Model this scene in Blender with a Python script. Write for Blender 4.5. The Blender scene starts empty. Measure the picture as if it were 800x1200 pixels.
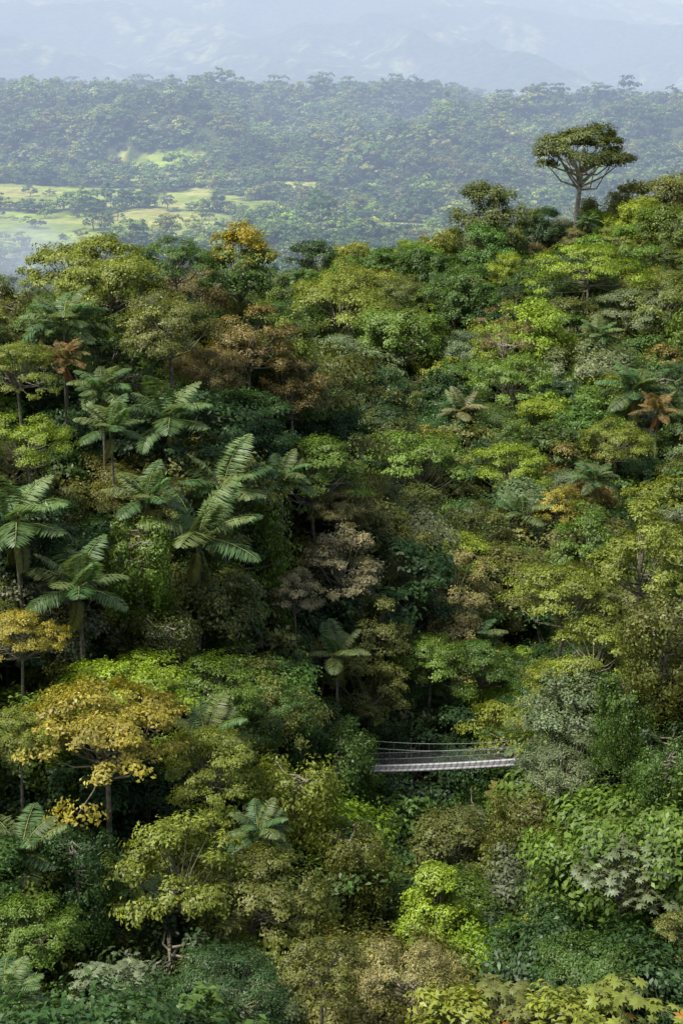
import bpy, math, numpy as np
rng=np.random.default_rng(11)
F=1648.0; PT=math.radians(18.1)
CP,SP=math.cos(PT),math.sin(PT)
def P(px,py,d):
    u=(600-py)/F; x=(px-400)/F
    yy=CP+SP*u; zz=-SP+CP*u; s=d/yy
    return np.array([x*s,d,zz*s])
def proj(X,Y,Z):
    fw=Y*CP-Z*SP; up=Y*SP+Z*CP
    return 400+F*X/fw, 600-F*up/fw, fw
# ---------------- noise
def vnoise(x,y,seed=0):
    x=np.asarray(x,float);y=np.asarray(y,float)
    xi=np.floor(x);yi=np.floor(y);fx=x-xi;fy=y-yi
    fx=fx*fx*(3-2*fx);fy=fy*fy*(3-2*fy)
    def h(a,b):
        s=np.sin(a*127.1+b*311.7+seed*74.7)*43758.5453
        return s-np.floor(s)
    return (h(xi,yi)*(1-fx)+h(xi+1,yi)*fx)*(1-fy)+(h(xi,yi+1)*(1-fx)+h(xi+1,yi+1)*fx)*fy
def fbm(x,y,seed=0,o=4):
    t=0;a=.5;s=0
    for i in range(o):
        t=t+a*vnoise(x*2**i,y*2**i,seed+i*3.3);s+=a;a*=.5
    return t/s
def sst(a,b,x):
    t=np.clip((x-a)/(b-a),0,1);return t*t*(3-2*t)
# ---------------- canopy surface
ctrl=[(-100,1250,45),(150,1250,45),(400,1250,46),(650,1250,46),(900,1250,46),
(-100,1050,58),(100,1050,60),(300,1050,66),(500,1110,70),(700,1080,60),(900,1050,58),
(0,900,66),(130,800,78),(280,860,78),(380,930,82),(430,1010,86),(505,985,105),(600,980,92),(700,900,74),(850,850,68),
(0,700,82),(120,700,90),(250,700,95),(380,780,104),(450,860,114),(520,850,118),(600,840,112),(690,720,88),(800,620,84),(900,600,82),
(0,560,92),(200,560,102),(330,600,115),(450,680,135),(560,720,140),(600,620,160),(720,570,175),(850,540,175),
(450,600,165),(330,430,135),(300,350,138),(200,290,138),(100,300,132),(0,350,125),(-100,370,120),
(420,520,190),(550,520,200),(700,480,205),(850,450,210),
(400,420,235),(520,400,245),(650,390,250),(800,360,255),
(360,310,285),(450,292,300),(560,275,310),(680,264,325),(780,242,330),(900,225,330)]
pts=[P(*c) for c in ctrl]
pts+=[np.array(p,float) for p in [(-22,190,-58),(-45,190,-60),(-80,190,-62),(-60,260,-75),(-25,250,-62),(-100,270,-80),
 (-120,430,-100),(0,430,-95),(120,430,-90),(-150,560,-150),(0,560,-150),(150,560,-150),(-60,20,-46),(0,20,-46),(60,20,-46),(-80,80,-30),(90,80,-28),(150,330,-36),(110,200,-45)]]
pts=np.array(pts)
D=np.hypot(pts[:,None,0]-pts[None,:,0],pts[:,None,1]-pts[None,:,1])
A=np.zeros((len(pts)+3,)*2);n=len(pts)
A[:n,:n]=D-np.eye(n)*1.5;A[:n,n]=1;A[n,:n]=1;A[:n,n+1:]=pts[:,:2];A[n+1:,:n]=pts[:,:2].T
W=np.linalg.solve(A,np.concatenate([pts[:,2],[0,0,0]]))
def canopy(x,y):
    x=np.atleast_1d(np.asarray(x,float));y=np.atleast_1d(np.asarray(y,float))
    sh=x.shape;x=x.ravel();y=y.ravel();o=np.zeros(len(x))
    for i in range(0,len(x),20000):
        a=x[i:i+20000];b=y[i:i+20000]
        o[i:i+20000]=np.hypot(a[:,None]-pts[None,:,0],b[:,None]-pts[None,:,1])@W[:n]+W[n]+W[n+1]*a+W[n+2]*b
    return o.reshape(sh)
def farz(x,y):
    r=sst(2500,4400,y)*(1-sst(4700,5600,y))
    prof=np.interp(x/np.maximum(y,1)*F+400,[-400,0,130,300,400,560,640,800,1200],[84,80,76,56,40,60,34,26,24])
    h=prof*r*.95
    rg=1-np.abs(2*fbm(x/560,y/640,13,3)-1)
    h=h+(rg-.55)*235*sst(2350,3000,y)*(1-sst(3500,4300,y)*.8)+fbm(x/230,y/230,3)*24*sst(1900,3000,y)+ (fbm(x/300,y/300,8)-.5)*22*sst(900,1600,y)
    return -232+h
def ground(x,y):
    x=np.asarray(x,float);y=np.asarray(y,float)
    xc=np.clip(x,-170,170);yc=np.clip(y,0,600)
    near=canopy(xc,yc)-13
    t=np.maximum(sst(450,800,y),sst(170,500,np.abs(x)))
    return near*(1-t)+farz(x,y)*t
FIELDS=[(-330,2120,270,300),(-560,2280,340,230),(-480,1880,230,200),(-800,2000,300,260),(-150,2000,80,170),(75,1920,60,110),(-1120,4150,190,300),(180,1830,70,90),(-60,2450,90,60),(-780,2950,150,80),(300,2350,60,60),(-330,2740,90,60),(-900,3400,130,100),(150,3100,90,70),(-420,3600,90,80),(-200,1650,60,60),(-330,1700,70,60)]
def field(x,y):
    v=np.zeros(np.shape(x))
    wx=x+(fbm(x/80,y/80,21)-.5)*170;wy=y+(fbm(x/80,y/80,25)-.5)*260
    for cx,cy,a,b in FIELDS:
        q=((wx-cx)/a)**2+((wy-cy)/b)**2
        v=np.maximum(v,(q<1)*1.0)
    belt=(np.abs(y-2130+.1*x-160*(fbm(x/260,y/400,81)-.5))<(30*fbm(x/90,y/90,83)))
    return v*(1-belt)
# ---------------- materials
def mat(name):
    m=bpy.data.materials.new(name);m.use_nodes=True
    nt=m.node_tree;nt.nodes.clear();return m,nt,nt.nodes,nt.links
def leafmat():
    m,nt,N,L=mat('leaf_foliage')
    o=N.new('ShaderNodeOutputMaterial')
    a=N.new('ShaderNodeAttribute');a.attribute_type='INSTANCER';a.attribute_name='tint'
    b=N.new('ShaderNodeAttribute');b.attribute_name='lc'
    mx=N.new('ShaderNodeMix');mx.data_type='RGBA';mx.blend_type='MULTIPLY';mx.inputs[0].default_value=1
    L.new(a.outputs['Color'],mx.inputs[6]);L.new(b.outputs['Color'],mx.inputs[7])
    p=N.new('ShaderNodeBsdfPrincipled');p.inputs['Roughness'].default_value=.45
    p.inputs['Specular IOR Level'].default_value=.35
    L.new(mx.outputs[2],p.inputs['Base Color'])
    t=N.new('ShaderNodeBsdfTranslucent')
    m2=N.new('ShaderNodeMix');m2.data_type='RGBA';m2.blend_type='MULTIPLY';m2.inputs[0].default_value=1
    L.new(mx.outputs[2],m2.inputs[6]);m2.inputs[7].default_value=(1.5,1.5,.8,1)
    L.new(m2.outputs[2],t.inputs['Color'])
    ms=N.new('ShaderNodeMixShader');ms.inputs[0].default_value=.28
    L.new(p.outputs[0],ms.inputs[1]);L.new(t.outputs[0],ms.inputs[2]);L.new(ms.outputs[0],o.inputs[0])
    return m
def barkmat():
    m,nt,N,L=mat('bark')
    o=N.new('ShaderNodeOutputMaterial');p=N.new('ShaderNodeBsdfPrincipled');p.inputs['Roughness'].default_value=.85
    b=N.new('ShaderNodeAttribute');b.attribute_name='lc'
    tc=N.new('ShaderNodeTexCoord');nz=N.new('ShaderNodeTexNoise');nz.inputs['Scale'].default_value=2.5;nz.inputs['Detail'].default_value=5
    L.new(tc.outputs['Object'],nz.inputs['Vector'])
    cr=N.new('ShaderNodeValToRGB');cr.color_ramp.elements[0].position=.35;cr.color_ramp.elements[0].color=(.35,.4,.3,1)
    cr.color_ramp.elements[1].position=.65;cr.color_ramp.elements[1].color=(1.1,1.05,1,1)
    L.new(nz.outputs[0],cr.inputs[0])
    mx=N.new('ShaderNodeMix');mx.data_type='RGBA';mx.blend_type='MULTIPLY';mx.inputs[0].default_value=1
    L.new(b.outputs['Color'],mx.inputs[6]);L.new(cr.outputs[0],mx.inputs[7]);L.new(mx.outputs[2],p.inputs['Base Color']);L.new(p.outputs[0],o.inputs[0])
    return m
LEAF=leafmat();BARK=barkmat()
# ---------------- mesh builder
def nrmz(v): return v/np.maximum(np.linalg.norm(v,axis=-1,keepdims=True),1e-6)
class MB:
    def __init__(s): s.v=[];s.f=[];s.c=[];s.m=[];s.n=0
    def add(s,v,f,c,m):
        s.v.append(v);s.f.append(f+s.n);s.c.append(np.broadcast_to(c,(len(f),3)));s.m.append(np.full(len(f),m));s.n+=len(v)
    def leaves(s,p,nm,dirv,Ln,Wd,col,fold=.12):
        t=nrmz(dirv-nm*np.sum(dirv*nm,1,keepdims=True));b=np.cross(nm,t)
        Ln=np.asarray(Ln).reshape(-1,1);Wd=np.asarray(Wd).reshape(-1,1)
        v=np.stack([p-t*Ln*.5,p+b*Wd*.5+nm*Ln*fold-t*Ln*.05,p+t*Ln*.5-nm*Ln*fold,p-b*Wd*.5+nm*Ln*fold-t*Ln*.05],1).reshape(-1,3)
        f=np.arange(len(p)*4).reshape(-1,4);s.add(v,f,col,0)
    def tube(s,P_,r,col,sides=5,mi=1):
        P_=np.asarray(P_,float);r=np.asarray(r,float);k=len(P_)
        T=nrmz(np.gradient(P_,axis=0));ref=np.array([.3,.9,.1]) if abs(T[0,2])>.7 else np.array([0,0,1.])
        U=nrmz(np.cross(T,ref));V=np.cross(T,U);an=np.arange(sides)*2*np.pi/sides
        v=(P_[:,None]+r[:,None,None]*(np.cos(an)[None,:,None]*U[:,None]+np.sin(an)[None,:,None]*V[:,None])).reshape(-1,3)
        f=[]
        for i in range(k-1):
            for j in range(sides):
                j2=(j+1)%sides;f.append((i*sides+j,i*sides+j2,(i+1)*sides+j2,(i+1)*sides+j))
        s.add(v,np.array(f),col,mi)
    def mesh(s,name,mats=None):
        v=np.concatenate(s.v);f=np.concatenate(s.f);c=np.concatenate(s.c);m=np.concatenate(s.m)
        me=bpy.data.meshes.new(name);me.vertices.add(len(v));me.vertices.foreach_set('co',v.astype(np.float32).ravel())
        me.loops.add(f.size);me.loops.foreach_set('vertex_index',f.astype(np.int32).ravel())
        me.polygons.add(len(f));me.polygons.foreach_set('loop_start',np.arange(0,f.size,4,dtype=np.int32))
        me.polygons.foreach_set('material_index',m.astype(np.int32))
        at=me.attributes.new('lc','FLOAT_COLOR','FACE')
        cc=np.ones((len(f),4),np.float32);cc[:,:3]=c;at.data.foreach_set('color',cc.ravel())
        for q in (mats or [LEAF,BARK]): me.materials.append(q)
        me.update(calc_edges=True);me.validate();return me
BK=np.array([.26,.23,.18])
def randdir(R,n):
    v=R.normal(size=(n,3));return nrmz(v)
def clump(mb,R,c,r,nl,L,asp,flat,cvar,crown_c,hang=0,tt=None):
    k=7;sd=randdir(R,k);sd[:,2]=np.abs(sd[:,2])*1.0-.15
    sub=c+sd*np.array([r,r,r*flat])*R.uniform(.55,1.1,(k,1))
    idx=R.integers(0,k,nl);off=R.normal(size=(nl,3))*np.array([r*.26,r*.26,r*.17*(.5+flat)])
    if hang: off[:,2]=-np.abs(R.normal(size=nl))*r*hang
    p=sub[idx]+off
    out=nrmz(p-c+1e-4);oc=nrmz(p-crown_c)
    nm=nrmz(out*.65+oc*.5+np.array([0,0,.65 if not hang else .25])+R.normal(size=(nl,3))*.34)
    d=randdir(R,nl)+oc*.5;d[:,2]-=.35+hang*.6
    Ls=L*R.uniform(.65,1.35,nl)
    subv=R.uniform(.82,1.2,k)[idx]
    br=R.uniform(.8,1.2,nl)*cvar*subv
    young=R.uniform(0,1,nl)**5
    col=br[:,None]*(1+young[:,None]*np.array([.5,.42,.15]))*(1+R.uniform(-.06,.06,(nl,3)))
    if tt is not None:
        w=(R.uniform(0,1,nl)<tt[0]);col=np.where(w[:,None],col*np.array(tt[1]),col)
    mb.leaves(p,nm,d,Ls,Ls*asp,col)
def tree(name,seed,R_,H,z0,nc,nl,L,asp=.5,flat=.6,shape='dome',tr=.22,hang=0,rc=.3,toptint=None,bark=BK,low=-.45,base=-12):
    R=np.random.default_rng(seed);mb=MB();C=[]
    lob=R.uniform(0,6.28,3)
    for i in range(nc):
        ph=i*2.39996+R.uniform(-.5,.5);
        if shape=='dome':
            ct=R.uniform(low,1);st=math.sqrt(max(0,1-ct*ct));q=R.uniform(.68,1)*(1+.17*math.sin(2*ph+lob[0])+.12*math.sin(3*ph+lob[1]))
            c=np.array([R_*st*math.cos(ph)*q,R_*st*math.sin(ph)*q,z0+H*ct*q])
        elif shape=='layer':
            q=math.sqrt((i+.5)/nc)*(1+.2*math.sin(2*ph+lob[0]));tier=R.integers(0,3)
            c=np.array([R_*q*math.cos(ph),R_*q*math.sin(ph),z0+H*(1-q*q*.75)-tier*H*.4*(.3+q)])
        elif shape=='cone':
            t=R.uniform(0,1)**.8;rr=R_*(1-t)**.7*R.uniform(.7,1)
            c=np.array([rr*math.cos(ph),rr*math.sin(ph),z0-H*.3+t*H*1.3])
        elif shape=='column':
            t=R.uniform(0,1);rr=R_*R.uniform(.6,1)*(1-.35*abs(t-.3))
            c=np.array([rr*math.cos(ph),rr*math.sin(ph),z0+H-t*H*2.4])
        C.append(c)
    C=np.array(C);cc=np.array([0,0,z0-H*.2])
    tx=np.cumsum(R.normal(size=(6,2))*.22,axis=0)
    zs=np.linspace(base,z0-H*.1,6)
    TP=np.column_stack([tx-tx[3],zs]);mb.tube(TP,np.linspace(tr*1.3,tr*.6,6),bark,7)
    zmin,zmax=C[:,2].min(),C[:,2].max()
    for c in C:
        k=R.uniform(.35,.95);s=TP[4]*(1-k)+TP[5]*k if shape!='column' else np.array([TP[4][0],TP[4][1],c[2]-.5])
        mid=(s+c)/2+np.array([0,0,-.1*R_])+R.normal(size=3)*.12*R_*.5
        mb.tube([s,mid,c],[tr*.38,tr*.24,tr*.08],bark*R.uniform(.8,1.2),4)
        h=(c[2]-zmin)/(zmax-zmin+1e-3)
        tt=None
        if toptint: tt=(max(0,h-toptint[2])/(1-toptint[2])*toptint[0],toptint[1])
        r=R_*rc*R.uniform(.75,1.3)
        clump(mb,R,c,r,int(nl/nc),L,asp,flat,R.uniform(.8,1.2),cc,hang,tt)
    mb_=mb.mesh(name);return mb_,2*R_*1.12,z0+H,z0+H*.3
def palm(name,seed,nf=15,FL=3.3,droop=1.0):
    R=np.random.default_rng(seed);mb=MB();z0=9
    zs=np.linspace(-12,z0,9);TP=np.column_stack([np.sin(zs*.12)*.3-np.sin(z0*.12)*.3,0*zs,zs])
    mb.tube(TP,np.linspace(.15,.11,9),np.array([.2,.18,.14]),7)
    mb.tube([[0,0,z0-.1],[0,0,z0+.5],[0,0,z0+1]],[.14,.17,.05],np.array([.1,.16,.05]),6)
    for i in range(nf+2):
        dead=i>=nf
        a=i*2.39996+R.uniform(-.25,.25);el=R.uniform(-1.2,-.7) if dead else math.radians(76-82*(i/nf)+R.uniform(-8,8))
        fl=FL*R.uniform(.85,1.15)*(.6 if dead else 1);k=28
        t=np.linspace(0,1,k);ang=el-t**1.4*R.uniform(.75,1.3)*droop*(.35 if dead else 1)
        dx=np.cumsum(np.cos(ang))*fl/k;dz=np.cumsum(np.sin(ang))*fl/k
        base=np.array([0,0,z0+.6-(.5 if dead else 0)]);h=np.array([math.cos(a),math.sin(a),0])
        tw=R.uniform(-.25,.25);sd0=np.array([-math.sin(a),math.cos(a),0])
        pts_=base+dx[:,None]*h+dz[:,None]*np.array([0,0,1]) + (t**2)[:,None]*sd0*tw*fl
        colr=np.array([.2,.14,.06]) if dead else np.array([.3,.34,.1])
        mb.tube(pts_[::5],np.linspace(.04,.012,len(pts_[::5])),colr,3)
        T=nrmz(np.gradient(pts_,axis=0))
        fc=np.array([1.9,1.1,.7]) if dead else np.array([1,1,1])*R.uniform(.7,1.35)*np.array([1+R.uniform(-.1,.45),1.05,1])
        for sgn in(-1,1):
          for jj in (0,.5):
            m=slice(3,k-1);pp=pts_[m]+T[m]*fl/k*jj;tt=t[m];TT=T[m]
            sd=nrmz(sd0*sgn+TT*.45)
            N=nrmz(np.cross(TT,sd0));N=np.where(N[:,2:3]<0,-N,N)
            ll=fl*.28*np.sin(np.clip(tt*.9+.14,0,1)*np.pi)**.6*R.uniform(.85,1.1,len(tt))
            dr=nrmz(sd+np.array([0,0,-1])*(.25+.35*R.uniform(0,1,len(tt)))[:,None]+N*.1)
            nn=nrmz(N+sd*.3+R.normal(size=N.shape)*.15)
            mb.leaves(pp+dr*ll[:,None]*.5,nn,dr,ll,np.full(len(ll),.10*FL/3.3),fc*R.uniform(.8,1.25,(len(ll),1)),.03)
    me=mb.mesh(name);return me,FL*2*.85,z0+2,z0+.8
def cecropia(name,seed,nc=34,R_=3.6,H=2.6,z0=8,L=.5,orange=.012,npal=1):
    R=np.random.default_rng(seed);mb=MB()
    mb.tube([[0,0,-12],[.1,0,0],[0,0,z0-3]],[.16,.14,.1],np.array([.25,.23,.19]),6)
    for i in range(nc):
        ph=i*2.4+R.uniform(-.4,.4);q=math.sqrt((i+.5)/nc)*R.uniform(.85,1.15);c=np.array([R_*q*math.cos(ph),R_*q*math.sin(ph),z0+H*(1-q*q)*R.uniform(.4,1)-R.uniform(0,H*.7)])
        s=np.array([0,0,z0-3+R.uniform(-1,.3)]);mid=np.array([c[0]*.6,c[1]*.6,s[2]+(c[2]-s[2])*.35])
        mb.tube([s,mid,c],[.06,.045,.025],np.array([.2,.18,.14]),4)
        nlf=npal+5;pv=R.uniform(.85,1.15)
        for j in range(nlf):
            a=j*2.4+R.uniform(-.3,.3);rr=L*R.uniform(.4,2.1);lc=c+np.array([math.cos(a)*rr,math.sin(a)*rr,R.uniform(-.3,.15)-.12*rr])
            mb.tube([c,lc],[.012,.01],np.array([.25,.22,.1]),3)
            nm=nrmz(np.array([math.cos(a)*.3,math.sin(a)*.3,1])+R.normal(size=3)*.2)
            u=nrmz(np.cross(nm,[0.3,1,0]));v=np.cross(nm,u);nlob=8
            th=np.arange(nlob)*2*np.pi/nlob*.93+a;dv=np.cos(th)[:,None]*u+np.sin(th)[:,None]*v-nm*.25
            ll=L*R.uniform(.75,1.15)*R.uniform(.8,1.1,nlob)
            col=np.array([1,1,1])*pv*R.uniform(.8,1.2)
            x=R.uniform()
            if x<orange: col=np.array([2.2,.95,.5])*R.uniform(.8,1.2)
            elif x<.3: col=col*np.array([1.25,1.2,1.4])
            dv=nrmz(dv)
            mb.leaves(lc+dv*ll[:,None]*.5,nrmz(np.tile(nm,(nlob,1))+dv*.2),dv,ll,ll*.42,col*R.uniform(.93,1.07,(nlob,1)),.03)
    me=mb.mesh(name);return me,2*R_*1.15,z0+H,z0+H*.3
V={}
V['domeA']=tree('broadleaf_a',1,4,3.4,8,40,16000,.27)
V['domeB']=tree('broadleaf_b',2,3.4,4,8,38,14000,.24,flat=.7,rc=.28)
V['domeC']=tree('broadleaf_c',3,4.2,3.2,8,46,16000,.2,asp=.55,flat=.5,rc=.24)
V['big']=tree('broad_leaf_d',4,3.6,3.2,8,34,5600,.44,asp=.5,flat=.7)
V['layerA']=tree('layered_a',5,4.4,2.8,9,46,13000,.23,flat=.28,shape='layer',rc=.22,hang=0)
V['layerB']=tree('layered_b',6,4.8,2.8,9,38,12000,.26,flat=.3,shape='layer',rc=.23)
V['openA']=tree('open_a',7,3.8,3.6,8.5,28,8000,.26,flat=.45,rc=.25)
V['openB']=tree('open_b',8,4.0,3.8,8.5,36,10000,.3,asp=.42,flat=.5,rc=.24)
V['column']=tree('vine_tree_a',9,2.4,3.4,8,60,15000,.22,asp=.6,flat=.8,shape='column',hang=1.1,rc=.36)
V['columnB']=tree('vine_tree_b',19,3.0,3.0,8,60,15000,.26,asp=.5,flat=.8,shape='column',hang=1.3,rc=.33)
V['cone']=tree('conical_a',10,3.0,4.5,6,60,14000,.28,asp=.45,flat=.5,shape='cone',rc=.26)
V['shrub']=tree('shrub_a',11,2.6,1.8,2.2,26,6500,.26,flat=.6,base=-6)
V['shrubB']=tree('shrub_b',12,2.6,1.6,2.2,24,3600,.42,flat=.6,base=-6)
V['palmA']=palm('palm_a',13);V['palmB']=palm('palm_b',14,12,3.6,.8);V['palmC']=palm('palm_c',24,18,3.0)
V['cec']=cecropia('cecropia_a',15);V['cecB']=cecropia('cecropia_b',16,26,3.2,2.2,8,.55,.07)
V['twig']=tree('sparse_a',17,3.4,4.2,8,24,2600,.24,flat=.4,rc=.2,bark=BK*1.5)
names=list(V)
coll=bpy.data.collections.new('forest_tree_variants')
for i,k in enumerate(names):
    o=bpy.data.objects.new('tree_variant_%02d'%i,V[k][0]);coll.objects.link(o)
fcoll=bpy.data.collections.new('distant_tree_variants')
for i in range(5):
    me=tree('far_%d'%i,50+i,5.5,[4.5,5.5,4,6.5,3.5][i],5,11,300,1.5,asp=.75,flat=.6,rc=.34,tr=.35,base=-4)[0]
    o=bpy.data.objects.new('distant_variant_%02d'%i,me);fcoll.objects.link(o)
def scatter(name,pos,rot,scl,idx,tint,collection):
    me=bpy.data.meshes.new(name);me.vertices.add(len(pos));me.vertices.foreach_set('co',np.asarray(pos,np.float32).ravel())
    for nm,ty,arr,key in(('rot','FLOAT_VECTOR',rot,'vector'),('scl','FLOAT_VECTOR',scl,'vector'),('idx','INT',idx,'value'),('tint','FLOAT_COLOR',tint,'color')):
        a=me.attributes.new(nm,ty,'POINT');dt=np.int32 if ty=='INT' else np.float32
        a.data.foreach_set(key,np.ascontiguousarray(arr,dtype=dt).ravel())
    ob=bpy.data.objects.new(name,me);bpy.context.scene.collection.objects.link(ob)
    g=bpy.data.node_groups.new(name,'GeometryNodeTree')
    g.interface.new_socket('Geometry',in_out='INPUT',socket_type='NodeSocketGeometry')
    g.interface.new_socket('Geometry',in_out='OUTPUT',socket_type='NodeSocketGeometry')
    N=g.nodes;L=g.links;gi=N.new('NodeGroupInput');go=N.new('NodeGroupOutput')
    ip=N.new('GeometryNodeInstanceOnPoints');ci=N.new('GeometryNodeCollectionInfo')
    ci.inputs['Collection'].default_value=collection;ci.inputs['Separate Children'].default_value=True;ci.inputs['Reset Children'].default_value=True
    def na(t,nm):
        q=N.new('GeometryNodeInputNamedAttribute');q.data_type=t;q.inputs['Name'].default_value=nm;return q.outputs['Attribute']
    L.new(gi.outputs[0],ip.inputs['Points']);L.new(ci.outputs[0],ip.inputs['Instance']);ip.inputs['Pick Instance'].default_value=True
    L.new(na('INT','idx'),ip.inputs['Instance Index']);L.new(na('FLOAT_VECTOR','rot'),ip.inputs['Rotation']);L.new(na('FLOAT_VECTOR','scl'),ip.inputs['Scale'])
    L.new(ip.outputs[0],go.inputs[0])
    md=ob.modifiers.new('scatter','NODES');md.node_group=g
    return ob
T=dict(deep=(.043,.088,.026),mid=(.08,.143,.03),yg=(.185,.225,.036),olive=(.145,.163,.038),rust=(.19,.155,.052),grey=(.15,.19,.092),
 lime=(.205,.285,.03),tan=(.27,.25,.10),gold=(.31,.275,.045),bright=(.125,.20,.032),palm=(.09,.16,.058),pink=(.29,.265,.15),brown=(.16,.13,.05),darkol=(.10,.125,.034))
NAME={'palmA':'palm_tree','palmB':'palm_tree','palmC':'palm_tree','cec':'cecropia_tree','cecB':'cecropia_tree','column':'vine_covered_tree','columnB':'vine_covered_tree','shrub':'shrub','shrubB':'shrub','cone':'conical_tree','layerA':'umbrella_tree','layerB':'umbrella_tree','twig':'sparse_tree'}
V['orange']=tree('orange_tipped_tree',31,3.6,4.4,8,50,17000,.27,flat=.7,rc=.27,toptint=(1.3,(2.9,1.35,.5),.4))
V['emerg']=tree('emergent_tree',32,5.0,3.5,9,32,20000,.25,asp=.6,flat=.45,rc=.23,tr=.34,bark=np.array([.48,.42,.35]),low=-.1)
V['limeflat']=tree('flat_topped_tree',33,5.6,2.4,9,40,13000,.27,asp=.5,flat=.16,shape='layer',rc=.24,tr=.2)
NAME.update(orange='orange_tipped_tree',emerg='emergent_tree',limeflat='flat_topped_tree')
heroes=[
(678,178,124,'emerg','darkol',318),(692,306,130,'limeflat','lime',262),(281,308,96,'orange','mid',139),
(775,226,100,'domeA','olive',325),(572,256,100,'domeB','darkol',305),(635,268,60,'domeB','deep',316),
(590,385,75,'twig','brown',230),
(130,325,110,'domeA','yg',128),(195,372,130,'domeC','olive',118),(240,425,95,'domeC','rust',None),(340,450,85,'domeB','rust',None),(292,395,105,'openB','rust',None),(205,300,90,'domeC','mid',136),
(395,350,130,'domeC','yg',None),(470,385,115,'domeA','bright',None),(545,345,85,'domeB','mid',None),(440,460,80,'domeB','deep',None),
(30,512,110,'domeC','lime',None),(20,425,100,'layerA','yg',None),
(370,545,140,'layerA','bright',None),(395,590,80,'domeC','tan',None),(400,655,120,'openA','pink',None),(345,690,80,'openA','pink',None),(440,730,110,'openB','olive',None),
(530,680,115,'openB','tan',None),(485,535,150,'layerB','bright',None),(600,545,110,'layerA','lime',None),(655,592,75,'openA','gold',None),(722,512,85,'domeC','yg',None),
(740,360,90,'layerA','grey',None),(600,440,110,'layerB','bright',None),
(655,690,150,'layerB','yg',90),(755,640,150,'openB','yg',84),(700,760,120,'openA','yg',84),(780,740,110,'column','olive',76),(738,820,100,'columnB','mid',76),(660,890,120,'domeC','grey',78),(620,960,110,'columnB','olive',80),(780,900,90,'columnB','mid',66),
(730,1000,150,'cec','grey',60),(510,1062,120,'cone','lime',66),(690,1130,140,'domeA','mid',None),(480,1135,140,'domeC','tan',None),(590,1165,140,'cecB','olive',None),(715,1175,180,'cecB','yg',None),(800,1090,90,'openA','olive',None),
(130,1140,140,'cec','grey',None),(30,1085,130,'domeA','bright',None),(95,1010,100,'column','deep',None),(205,1010,190,'openB','yg',None),(300,1040,190,'layerB','olive',None),(270,1150,170,'domeC','deep',None),(375,1130,130,'openA','olive',None),
(120,850,235,'layerB','gold',None),(250,890,150,'layerA','yg',None),(350,930,140,'columnB','yg',None),(415,1000,100,'columnB','olive',None),(405,885,90,'columnB','mid',95),(250,800,110,'domeA','bright',None),(320,830,110,'domeC','mid',None),
(430,805,110,'openB','olive',None),(500,770,120,'layerB','bright',None),(560,775,110,'layerA','mid',None),(160,650,90,'column','bright',None),(20,740,110,'layerA','gold',None),(20,860,80,'domeB','yg',None),
(75,375,100,'palmC','palm',None),(75,418,60,'palmC','brown',None),(198,490,125,'palmA','palm',None),(172,582,100,'palmB','palm',None),(262,575,135,'palmA','palm',None),(232,625,155,'palmB','palm',None),(18,610,155,'palmA','palm',None),(92,685,140,'palmB','palm',None),
(8,1165,120,'palmA','palm',None),(303,972,90,'palmC','palm',None),(745,455,90,'palmC','palm',None),(770,480,60,'palmB','brown',None),(700,392,55,'palmC','palm',None),(610,600,70,'palmB','palm',None),(540,480,60,'palmB','grey',None),(615,868,70,'palmB','palm',96),(600,935,80,'palmA','olive',92),(395,765,85,'palmB','palm',None),(345,405,60,'palmB','palm',None),(695,560,60,'palmC','palm',None),(330,560,80,'palmC','palm',None),(130,500,90,'palmB','palm',None),(120,455,80,'palmC','palm',None)]
def march(px,py):
    ds=np.linspace(40,345,600);q=np.array([P(px,py,d) for d in ds]);c=canopy(q[:,0],q[:,1])
    h=np.nonzero(q[:,2]<c)[0];return ds[h[0]] if len(h) else 325
H=[]
for px,py,w,ty,tn,d in heroes:
    pl=ty.startswith('palm')
    if d is None: d=(march(px,py+w*.12)-1.5) if not pl else march(px,py+w*.2)-2.5
    me,mw,mh,mc=V[ty];c=P(px,py,d);s=w*d/(F*mw)
    o=bpy.data.objects.new(NAME.get(ty,'broadleaf_tree'),me);bpy.context.scene.collection.objects.link(o)
    o.location=(c[0],c[1],c[2]-mc*s);o.scale=(s,s,s);o.rotation_euler=(0,0,rng.uniform(0,6.28))
    t=np.array(T[tn])*rng.uniform(.95,1.12);o['tint']=[float(t[0]),float(t[1]),float(t[2]),1.0]
    H.append((px,py,w,d,.46 if pl else .4,.5 if pl else .3))
H=np.array(H)
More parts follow.
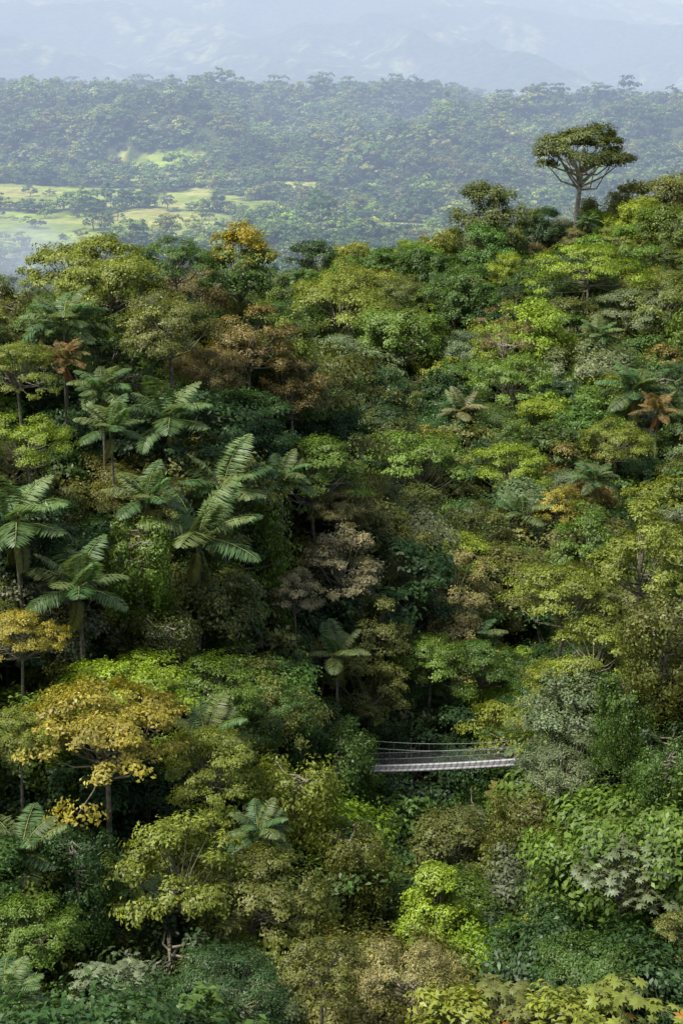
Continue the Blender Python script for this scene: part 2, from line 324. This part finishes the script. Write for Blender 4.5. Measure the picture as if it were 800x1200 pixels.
# ---------------- forest scatter
pos=[];rot=[];scl=[];idx=[];tin=[]
types=[('domeA',.17),('domeB',.16),('domeC',.21),('big',.06),('layerA',.1),('layerB',.08),('openA',.04),('openB',.06),('column',.05),('columnB',.05),('cone',.03),('palmA',.03),('palmC',.03),('cec',.012)]
tn=[t for t,_ in types];tw=np.array([w for _,w in types]);tw/=tw.sum()
cn=['deep','mid','yg','olive','rust','grey','lime','tan','bright','gold','darkol']
cw=np.array([.21,.22,.13,.12,.02,.07,.045,.018,.15,.012,.09]);cw/=cw.sum()
def rectdisc(u,v,r,x0,x1,y0,y1):
    dx=max(x0-u,0,u-x1);dy=max(y0-v,0,v-y1);return dx*dx+dy*dy<r*r
def tryadd(x,y,ty,s,z,tint,hs=1):
    me,mw,mh,mc=V[ty];zc=z+mc*s
    u,v,fw=proj(x,y,zc);r=mw*s*.5*F/fw
    if y<105 and rectdisc(u,v,r*.85,455,585,848,925): return   # open ravine in front of the footbridge
    if y<112 and rectdisc(u,v,r*.6,455,585,860,905): return
    q=np.hypot((H[:,0]-u),(H[:,1]-v));m=(q<(H[:,2]*H[:,4]+r*.32))&(H[:,3]>y-2)&(H[:,3]<y+25)&(v<H[:,1]+H[:,2]*H[:,5]+r*.25)
    if m.any(): return
    pos.append((x,y,z));rot.append((rng.uniform(-.05,.05),rng.uniform(-.05,.05),rng.uniform(0,6.28)))
    scl.append((s*rng.uniform(.9,1.12),s*rng.uniform(.9,1.12),s*hs));idx.append(names.index(ty));tin.append((*tint,1))
y=38.0
while y<440:
    sp=4.8 if y<120 else (5.6 if y<200 else 7.2)
    xs=np.arange(-.34*y-14,.34*y+14,sp)
    X=xs+rng.uniform(-.45,.45,len(xs))*sp;Y=y+rng.uniform(-.45,.45,len(xs))*sp
    Zc=canopy(X,Y)
    for x,yy,z in zip(X,Y,Zc):
        ty=rng.choice(tn,p=tw);c=rng.choice(cn,p=cw)
        if ty.startswith('palm'): c='palm'
        if ty=='cec':
            c=rng.choice(['grey','olive'])
            if yy<75: ty='domeB'
        if ty=='big' and c=='grey': c='mid'
        if yy>200 and rng.uniform()<.25: c=rng.choice(['grey','bright','yg','lime'])
        tint=np.array(T[c])*rng.uniform(.8,1.2)*(1+rng.uniform(-.08,.08,3))
        s=rng.lognormal(.06,.28)*(1 if yy<130 else (1.15 if yy<200 else 1.4));s=min(max(s,.55),2.1)
        if ty.startswith('palm') or ty in('big','cec'): s=min(s,1.1)
        top=z+rng.normal()*2.1+ (s-1.0)*2.0
        tryadd(x,yy,ty,s,top-V[ty][2]*s,tint,rng.uniform(.85,1.1))
    y+=sp
nb=len(pos)
y=38.0
while y<330:
    sp=3.9 if y<130 else 5.6
    xs=np.arange(-.32*y-8,.32*y+8,sp)
    X=xs+rng.uniform(-.5,.5,len(xs))*sp;Y=y+rng.uniform(-.5,.5,len(xs))*sp;Zc=canopy(X,Y)
    for x,yy,z in zip(X,Y,Zc):
        ty=rng.choice(['shrub','shrubB','shrub','column']);c=rng.choice(['deep','mid','bright','olive','yg','grey'],p=[.45,.3,.1,.1,.03,.02])
        tint=np.array(T[c])*rng.uniform(.6,1.0);s=rng.uniform(.9,1.6)*(1.25 if yy>130 else 1)  # understory tint lowered, painting extra shade into the gaps between crowns
        if ty=='column': s*=.6
        tryadd(x,yy,ty,s,z-6.5-rng.uniform(0,3)-V[ty][2]*s*.5,tint)
    y+=sp
scatter('rainforest_canopy',pos,rot,scl,idx,tin,coll)
# ---------------- distant forest
n_=32000
Y=np.sqrt(rng.uniform(1000**2,4950**2,n_));X=rng.uniform(-.31,.31,n_)*Y
keep=(field(X,Y)<.5)|(rng.uniform(size=n_)<.035)
X=X[keep];Y=Y[keep];Z=ground(X,Y);m=len(X)
fb=fbm(X/160,Y/160,31)
base=np.array([T['deep'],T['mid'],T['olive'],T['bright'],T['grey'],T['yg']])
ci=rng.choice(6,size=m,p=[.26,.32,.13,.15,.07,.07]);tt=base[ci]*rng.uniform(.9,1.35,(m,1))*(0.5+1.5*fb)[:,None]
s=rng.lognormal(.13,.38,m)*(.95+Y/6500);S=np.column_stack([s*1.15,s*1.15,s*rng.uniform(.7,1.2,m)])
scatter('distant_forest',np.column_stack([X,Y,Z-1]),np.column_stack([0*X,0*X,rng.uniform(0,6.28,m)]),S,rng.integers(0,5,m),np.column_stack([tt,np.ones(m)]),fcoll)
# ---------------- ground sheet
def sheet(name,xs,ys,zf,colf,m):
    XX,YY=np.meshgrid(xs,ys);ZZ=zf(XX,YY);nx,ny=len(xs),len(ys)
    v=np.stack([XX,YY,ZZ],-1).reshape(-1,3);i=np.arange(nx*ny).reshape(ny,nx)
    f=np.stack([i[:-1,:-1],i[:-1,1:],i[1:,1:],i[1:,:-1]],-1).reshape(-1,4)
    me=bpy.data.meshes.new(name);me.vertices.add(len(v));me.vertices.foreach_set('co',v.astype(np.float32).ravel())
    me.loops.add(f.size);me.loops.foreach_set('vertex_index',f.astype(np.int32).ravel())
    me.polygons.add(len(f));me.polygons.foreach_set('loop_start',np.arange(0,f.size,4,dtype=np.int32))
    me.polygons.foreach_set('use_smooth',np.ones(len(f),bool))
    a=me.attributes.new('gc','FLOAT_COLOR','POINT');c=np.ones((len(v),4),np.float32);c[:,:3]=colf(XX,YY,ZZ).reshape(-1,3);a.data.foreach_set('color',c.ravel())
    me.update(calc_edges=True);me.materials.append(m)
    o=bpy.data.objects.new(name,me);bpy.context.scene.collection.objects.link(o);return o
def groundmat(name,sc,lo=.55,hi=1.4):
    m,nt,N,L=mat(name);o=N.new('ShaderNodeOutputMaterial');p=N.new('ShaderNodeBsdfPrincipled');p.inputs['Roughness'].default_value=.9
    p.inputs['Specular IOR Level'].default_value=.1
    a=N.new('ShaderNodeAttribute');a.attribute_name='gc';g=N.new('ShaderNodeNewGeometry')
    nz=N.new('ShaderNodeTexNoise');nz.inputs['Scale'].default_value=sc;nz.inputs['Detail'].default_value=8;nz.inputs['Roughness'].default_value=.65
    L.new(g.outputs['Position'],nz.inputs['Vector'])
    r=N.new('ShaderNodeMapRange');r.inputs[1].default_value=.3;r.inputs[2].default_value=.7;r.inputs[3].default_value=lo;r.inputs[4].default_value=hi
    L.new(nz.outputs[0],r.inputs[0])
    v=N.new('ShaderNodeVectorMath');v.operation='SCALE';L.new(a.outputs['Color'],v.inputs[0]);L.new(r.outputs[0],v.inputs['Scale'])
    L.new(v.outputs[0],p.inputs['Base Color']);L.new(p.outputs[0],o.inputs[0]);return m
def gcol(x,y,z):
    f=field(x,y)[...,None];k=fbm(x/70,y/70,40)[...,None]
    fc=np.array([.26,.35,.06])*(.6+.7*k)+np.array([.12,.06,.05])*(fbm(x/140,y/60,44)[...,None]>.55)
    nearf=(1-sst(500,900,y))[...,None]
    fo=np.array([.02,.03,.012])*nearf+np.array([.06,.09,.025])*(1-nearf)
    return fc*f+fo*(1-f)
xs=np.unique(np.concatenate([np.arange(-1400,1401,14),np.linspace(-9000,-1400,40),np.linspace(1400,9000,40)]))
ys=np.unique(np.concatenate([np.linspace(-400,0,10),np.arange(0,600,10),np.arange(600,2900,16),np.arange(2900,7000,35),np.linspace(7000,22000,30)]))
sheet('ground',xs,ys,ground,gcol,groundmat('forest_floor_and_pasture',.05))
def mz(x,y):
    px=x/y*F+400
    topz=np.interp(px,[-600,0,300,550,700,800,1100],[640,640,650,600,450,370,350])
    r=sst(6500,13500,y)
    rid=1-np.abs(2*fbm(x/1900+.3*y/2000,y/2200,61,5)-1)
    rid2=1-np.abs(2*fbm(x/560,y/800,67,5)-1)
    return -240+(topz+240)*r*(.66+.34*rid)+ (rid2-.6)*260*sst(6500,8500,y)*(1-.5*r)+(rid-.7)*520*sst(6500,8500,y)*(1-r)
def mcol(x,y,z):
    k=fbm(x/70,y/90,71,5)[...,None];k2=fbm(x/900,y/900,77,3)[...,None]
    c=sst(.46,.68,k)*sst(.45,.62,k2)
    return np.array([.04,.07,.025])*(1-c)+np.array([.19,.23,.10])*c
sheet('mountains',np.arange(-6500,6501,36),np.arange(6400,14400,42),mz,mcol,groundmat('mountain_forest',.025,.25,1.7))
# haze
def hazemat(nm,sg,LH,dn):
    sg=np.array(sg);LH=np.array(LH)
    m,nt,N,L=mat(nm);o=N.new('ShaderNodeOutputMaterial');va=N.new('ShaderNodeVolumeAbsorption');em=N.new('ShaderNodeEmission');ad=N.new('ShaderNodeAddShader')
    va.inputs['Density'].default_value=dn;va.inputs['Color'].default_value=(*(1-sg/dn),1)
    e=sg*LH;em.inputs['Color'].default_value=(*(e/e.max()),1);em.inputs['Strength'].default_value=float(e.max())  # emission stands in for daylight scattered by the haze and mist
    L.new(va.outputs[0],ad.inputs[0]);L.new(em.outputs[0],ad.inputs[1]);L.new(ad.outputs[0],o.inputs['Volume']);return m
bpy.ops.mesh.primitive_cube_add(size=1,location=(0,8300,400));hz=bpy.context.object;hz.name='atmospheric_haze';hz.scale=(16000,15400,1700)
hz.data.materials.append(hazemat('haze',[.00015,.00017,.00021],[.72,.80,.93],.0004))
mm=hazemat('mist',[.0011]*3,[.62,.72,.84],.006)
for i,(px,py,d,a,b,c) in enumerate([(18,300,1350,42,150,30),(45,285,1430,34,130,22),(-5,290,1500,40,140,34),(30,318,1280,36,100,20),(62,296,1350,26,90,12)]):
    q=P(px,py,d);bpy.ops.mesh.primitive_ico_sphere_add(subdivisions=4,radius=1,location=q);o=bpy.context.object;o.name='valley_mist';o.scale=(a,b,c)
    me=o.data
    for v in me.vertices:
        k=1+.5*(float(fbm(v.co.x*2.2+i*5,v.co.z*2.2+v.co.y,9+i))-.5)*2;v.co*=k
    me.materials.append(mm)
# ---------------- bridge
bp=bpy.data.objects.new('suspension_bridge',None);bpy.context.scene.collection.objects.link(bp)
def simplemat(nm,c,r,metal=0):
    m,nt,N,L=mat(nm);o=N.new('ShaderNodeOutputMaterial');p=N.new('ShaderNodeBsdfPrincipled');p.inputs['Roughness'].default_value=r;p.inputs['Metallic'].default_value=metal
    g=N.new('ShaderNodeNewGeometry');nz=N.new('ShaderNodeTexNoise');nz.inputs['Scale'].default_value=3;L.new(g.outputs['Position'],nz.inputs['Vector'])
    mx=N.new('ShaderNodeMix');mx.data_type='RGBA';L.new(nz.outputs[0],mx.inputs[0]);mx.inputs[6].default_value=(*[q*.7 for q in c],1);mx.inputs[7].default_value=(*[min(1,q*1.2) for q in c],1)
    L.new(mx.outputs[2],p.inputs['Base Color']);L.new(p.outputs[0],o.inputs[0]);return m
SM=simplemat('galvanised_steel',(.62,.62,.62),.5);DK=simplemat('deck_grating',(.2,.2,.2),.6);CB=simplemat('steel_cable',(.2,.21,.22),.5);NT=simplemat('wire_net',(.12,.13,.14),.6)
A0=P(445,901,102);B0=P(595,894,99);dv=B0-A0;Lv=np.linalg.norm(dv)
ext=14
def bpnt(t):
    q=A0+dv*(t/Lv);mid=Lv/2;q=q.copy();q[2]+=.0022*(t-mid)**2-.0022*mid**2;return q
ts=np.arange(-ext,Lv+ext+.01,.5);side=nrmz(np.array([-dv[1],dv[0],0]))
def part(nm,fn,mt):
    mb=MB();fn(mb);me=mb.mesh(nm,[mt]);
    o=bpy.data.objects.new(nm,me);bpy.context.scene.collection.objects.link(o);o.parent=bp
C1=np.array([1,1,1])
def box(mb,a,b,w,h):
    T_=nrmz(b-a);U=nrmz(np.cross(T_,[0,0,1]));Vv=np.array([0,0,1])
    v=np.array([p+U*su*w/2+Vv*sv*h/2 for p in(a,b) for su,sv in((-1,-1),(1,-1),(1,1),(-1,1))])
    mb.add(v,np.array([(0,1,2,3),(4,7,6,5),(0,4,5,1),(1,5,6,2),(2,6,7,3),(3,7,4,0)]),C1,0)
def fdeck(mb):
    for i in range(len(ts)-1):
        a=bpnt(ts[i]+.02);b=bpnt(ts[i+1]-.02);box(mb,a,b,.75,.05)
def fbeam(mb):
    for s in(-1,1):
        for i in range(len(ts)-1):
            o=side*s*.45;box(mb,bpnt(ts[i])+o,bpnt(ts[i+1])+o,.1,.22)
part('deck',fdeck,DK);part('edge_beams',fbeam,SM)
def fc(mb):
    for s in(-1,1):
        for h,r in((1.15,.018),(.6,.01)):
            mb.tube([bpnt(t)+side*s*.55+np.array([0,0,h]) for t in ts],[r]*len(ts),C1,5,0)
        mb.tube([bpnt(t)+side*s*.62+np.array([0,0,1.6+.006*(t-Lv*.9)**2]) for t in ts],[.022]*len(ts),C1,5,0)
        for t in ts[::3]: mb.tube([bpnt(t)+side*s*.55,bpnt(t)+side*s*.6+np.array([0,0,1.6+.006*(t-Lv*.9)**2])],[.009,.009],C1,4,0)
part('cables_and_hangers',fc,CB)
def fn(mb):
    for s in(-1,1):
        for t in np.arange(-ext,Lv+ext,.12):
            mb.tube([bpnt(t)+side*s*.55,bpnt(t+.12)+side*s*.55+np.array([0,0,1.15])],[.006,.006],C1,3,0)
        for h in np.arange(.12,1.15,.12):
            mb.tube([bpnt(t)+side*s*.55+np.array([0,0,h]) for t in ts],[.005]*len(ts),C1,3,0)
part('side_netting',fn,NT)
def ft(mb):
    for t in(-ext,Lv+ext):
        for s in(-1,1):
            q=bpnt(t)+side*s*.75;mb.tube([q-[0,0,14],q+[0,0,4.5]],[.14,.12],C1,8,0)
        q=bpnt(t);box(mb,q+side*.8+[0,0,4],q-side*.8+[0,0,4],.15,.15)
part('towers',ft,SM)
# ---------------- world, sun, camera
sc=bpy.context.scene
w=bpy.data.worlds.new('World');sc.world=w;w.use_nodes=True;nt=w.node_tree;bg=nt.nodes['Background']
EL=math.radians(60);AZ=math.radians(-118)
sk=nt.nodes.new('ShaderNodeTexSky');sk.sky_type='NISHITA';sk.sun_disc=False;sk.sun_elevation=EL;sk.sun_rotation=AZ;sk.air_density=1.0;sk.dust_density=4
nt.links.new(sk.outputs[0],bg.inputs[0]);bg.inputs[1].default_value=.15
su=bpy.data.lights.new('sun','SUN');su.energy=5.0;su.angle=math.radians(11);su.color=(1,.96,.88)
so=bpy.data.objects.new('sun',su);sc.collection.objects.link(so)
from mathutils import Vector
dirv=Vector((math.sin(AZ)*math.cos(EL),math.cos(AZ)*math.cos(EL),math.sin(EL)))
so.rotation_euler=dirv.to_track_quat('Z','Y').to_euler()
cam=bpy.data.cameras.new('camera');co=bpy.data.objects.new('camera',cam);sc.collection.objects.link(co);sc.camera=co
cam.sensor_fit='VERTICAL';cam.sensor_height=36;cam.lens=36*F/1200;cam.clip_end=60000;cam.clip_start=.5
co.location=(0,0,0);co.rotation_euler=(math.radians(90)-PT,0,0)
sc.view_settings.view_transform='Standard';sc.view_settings.look='None';sc.view_settings.exposure=0
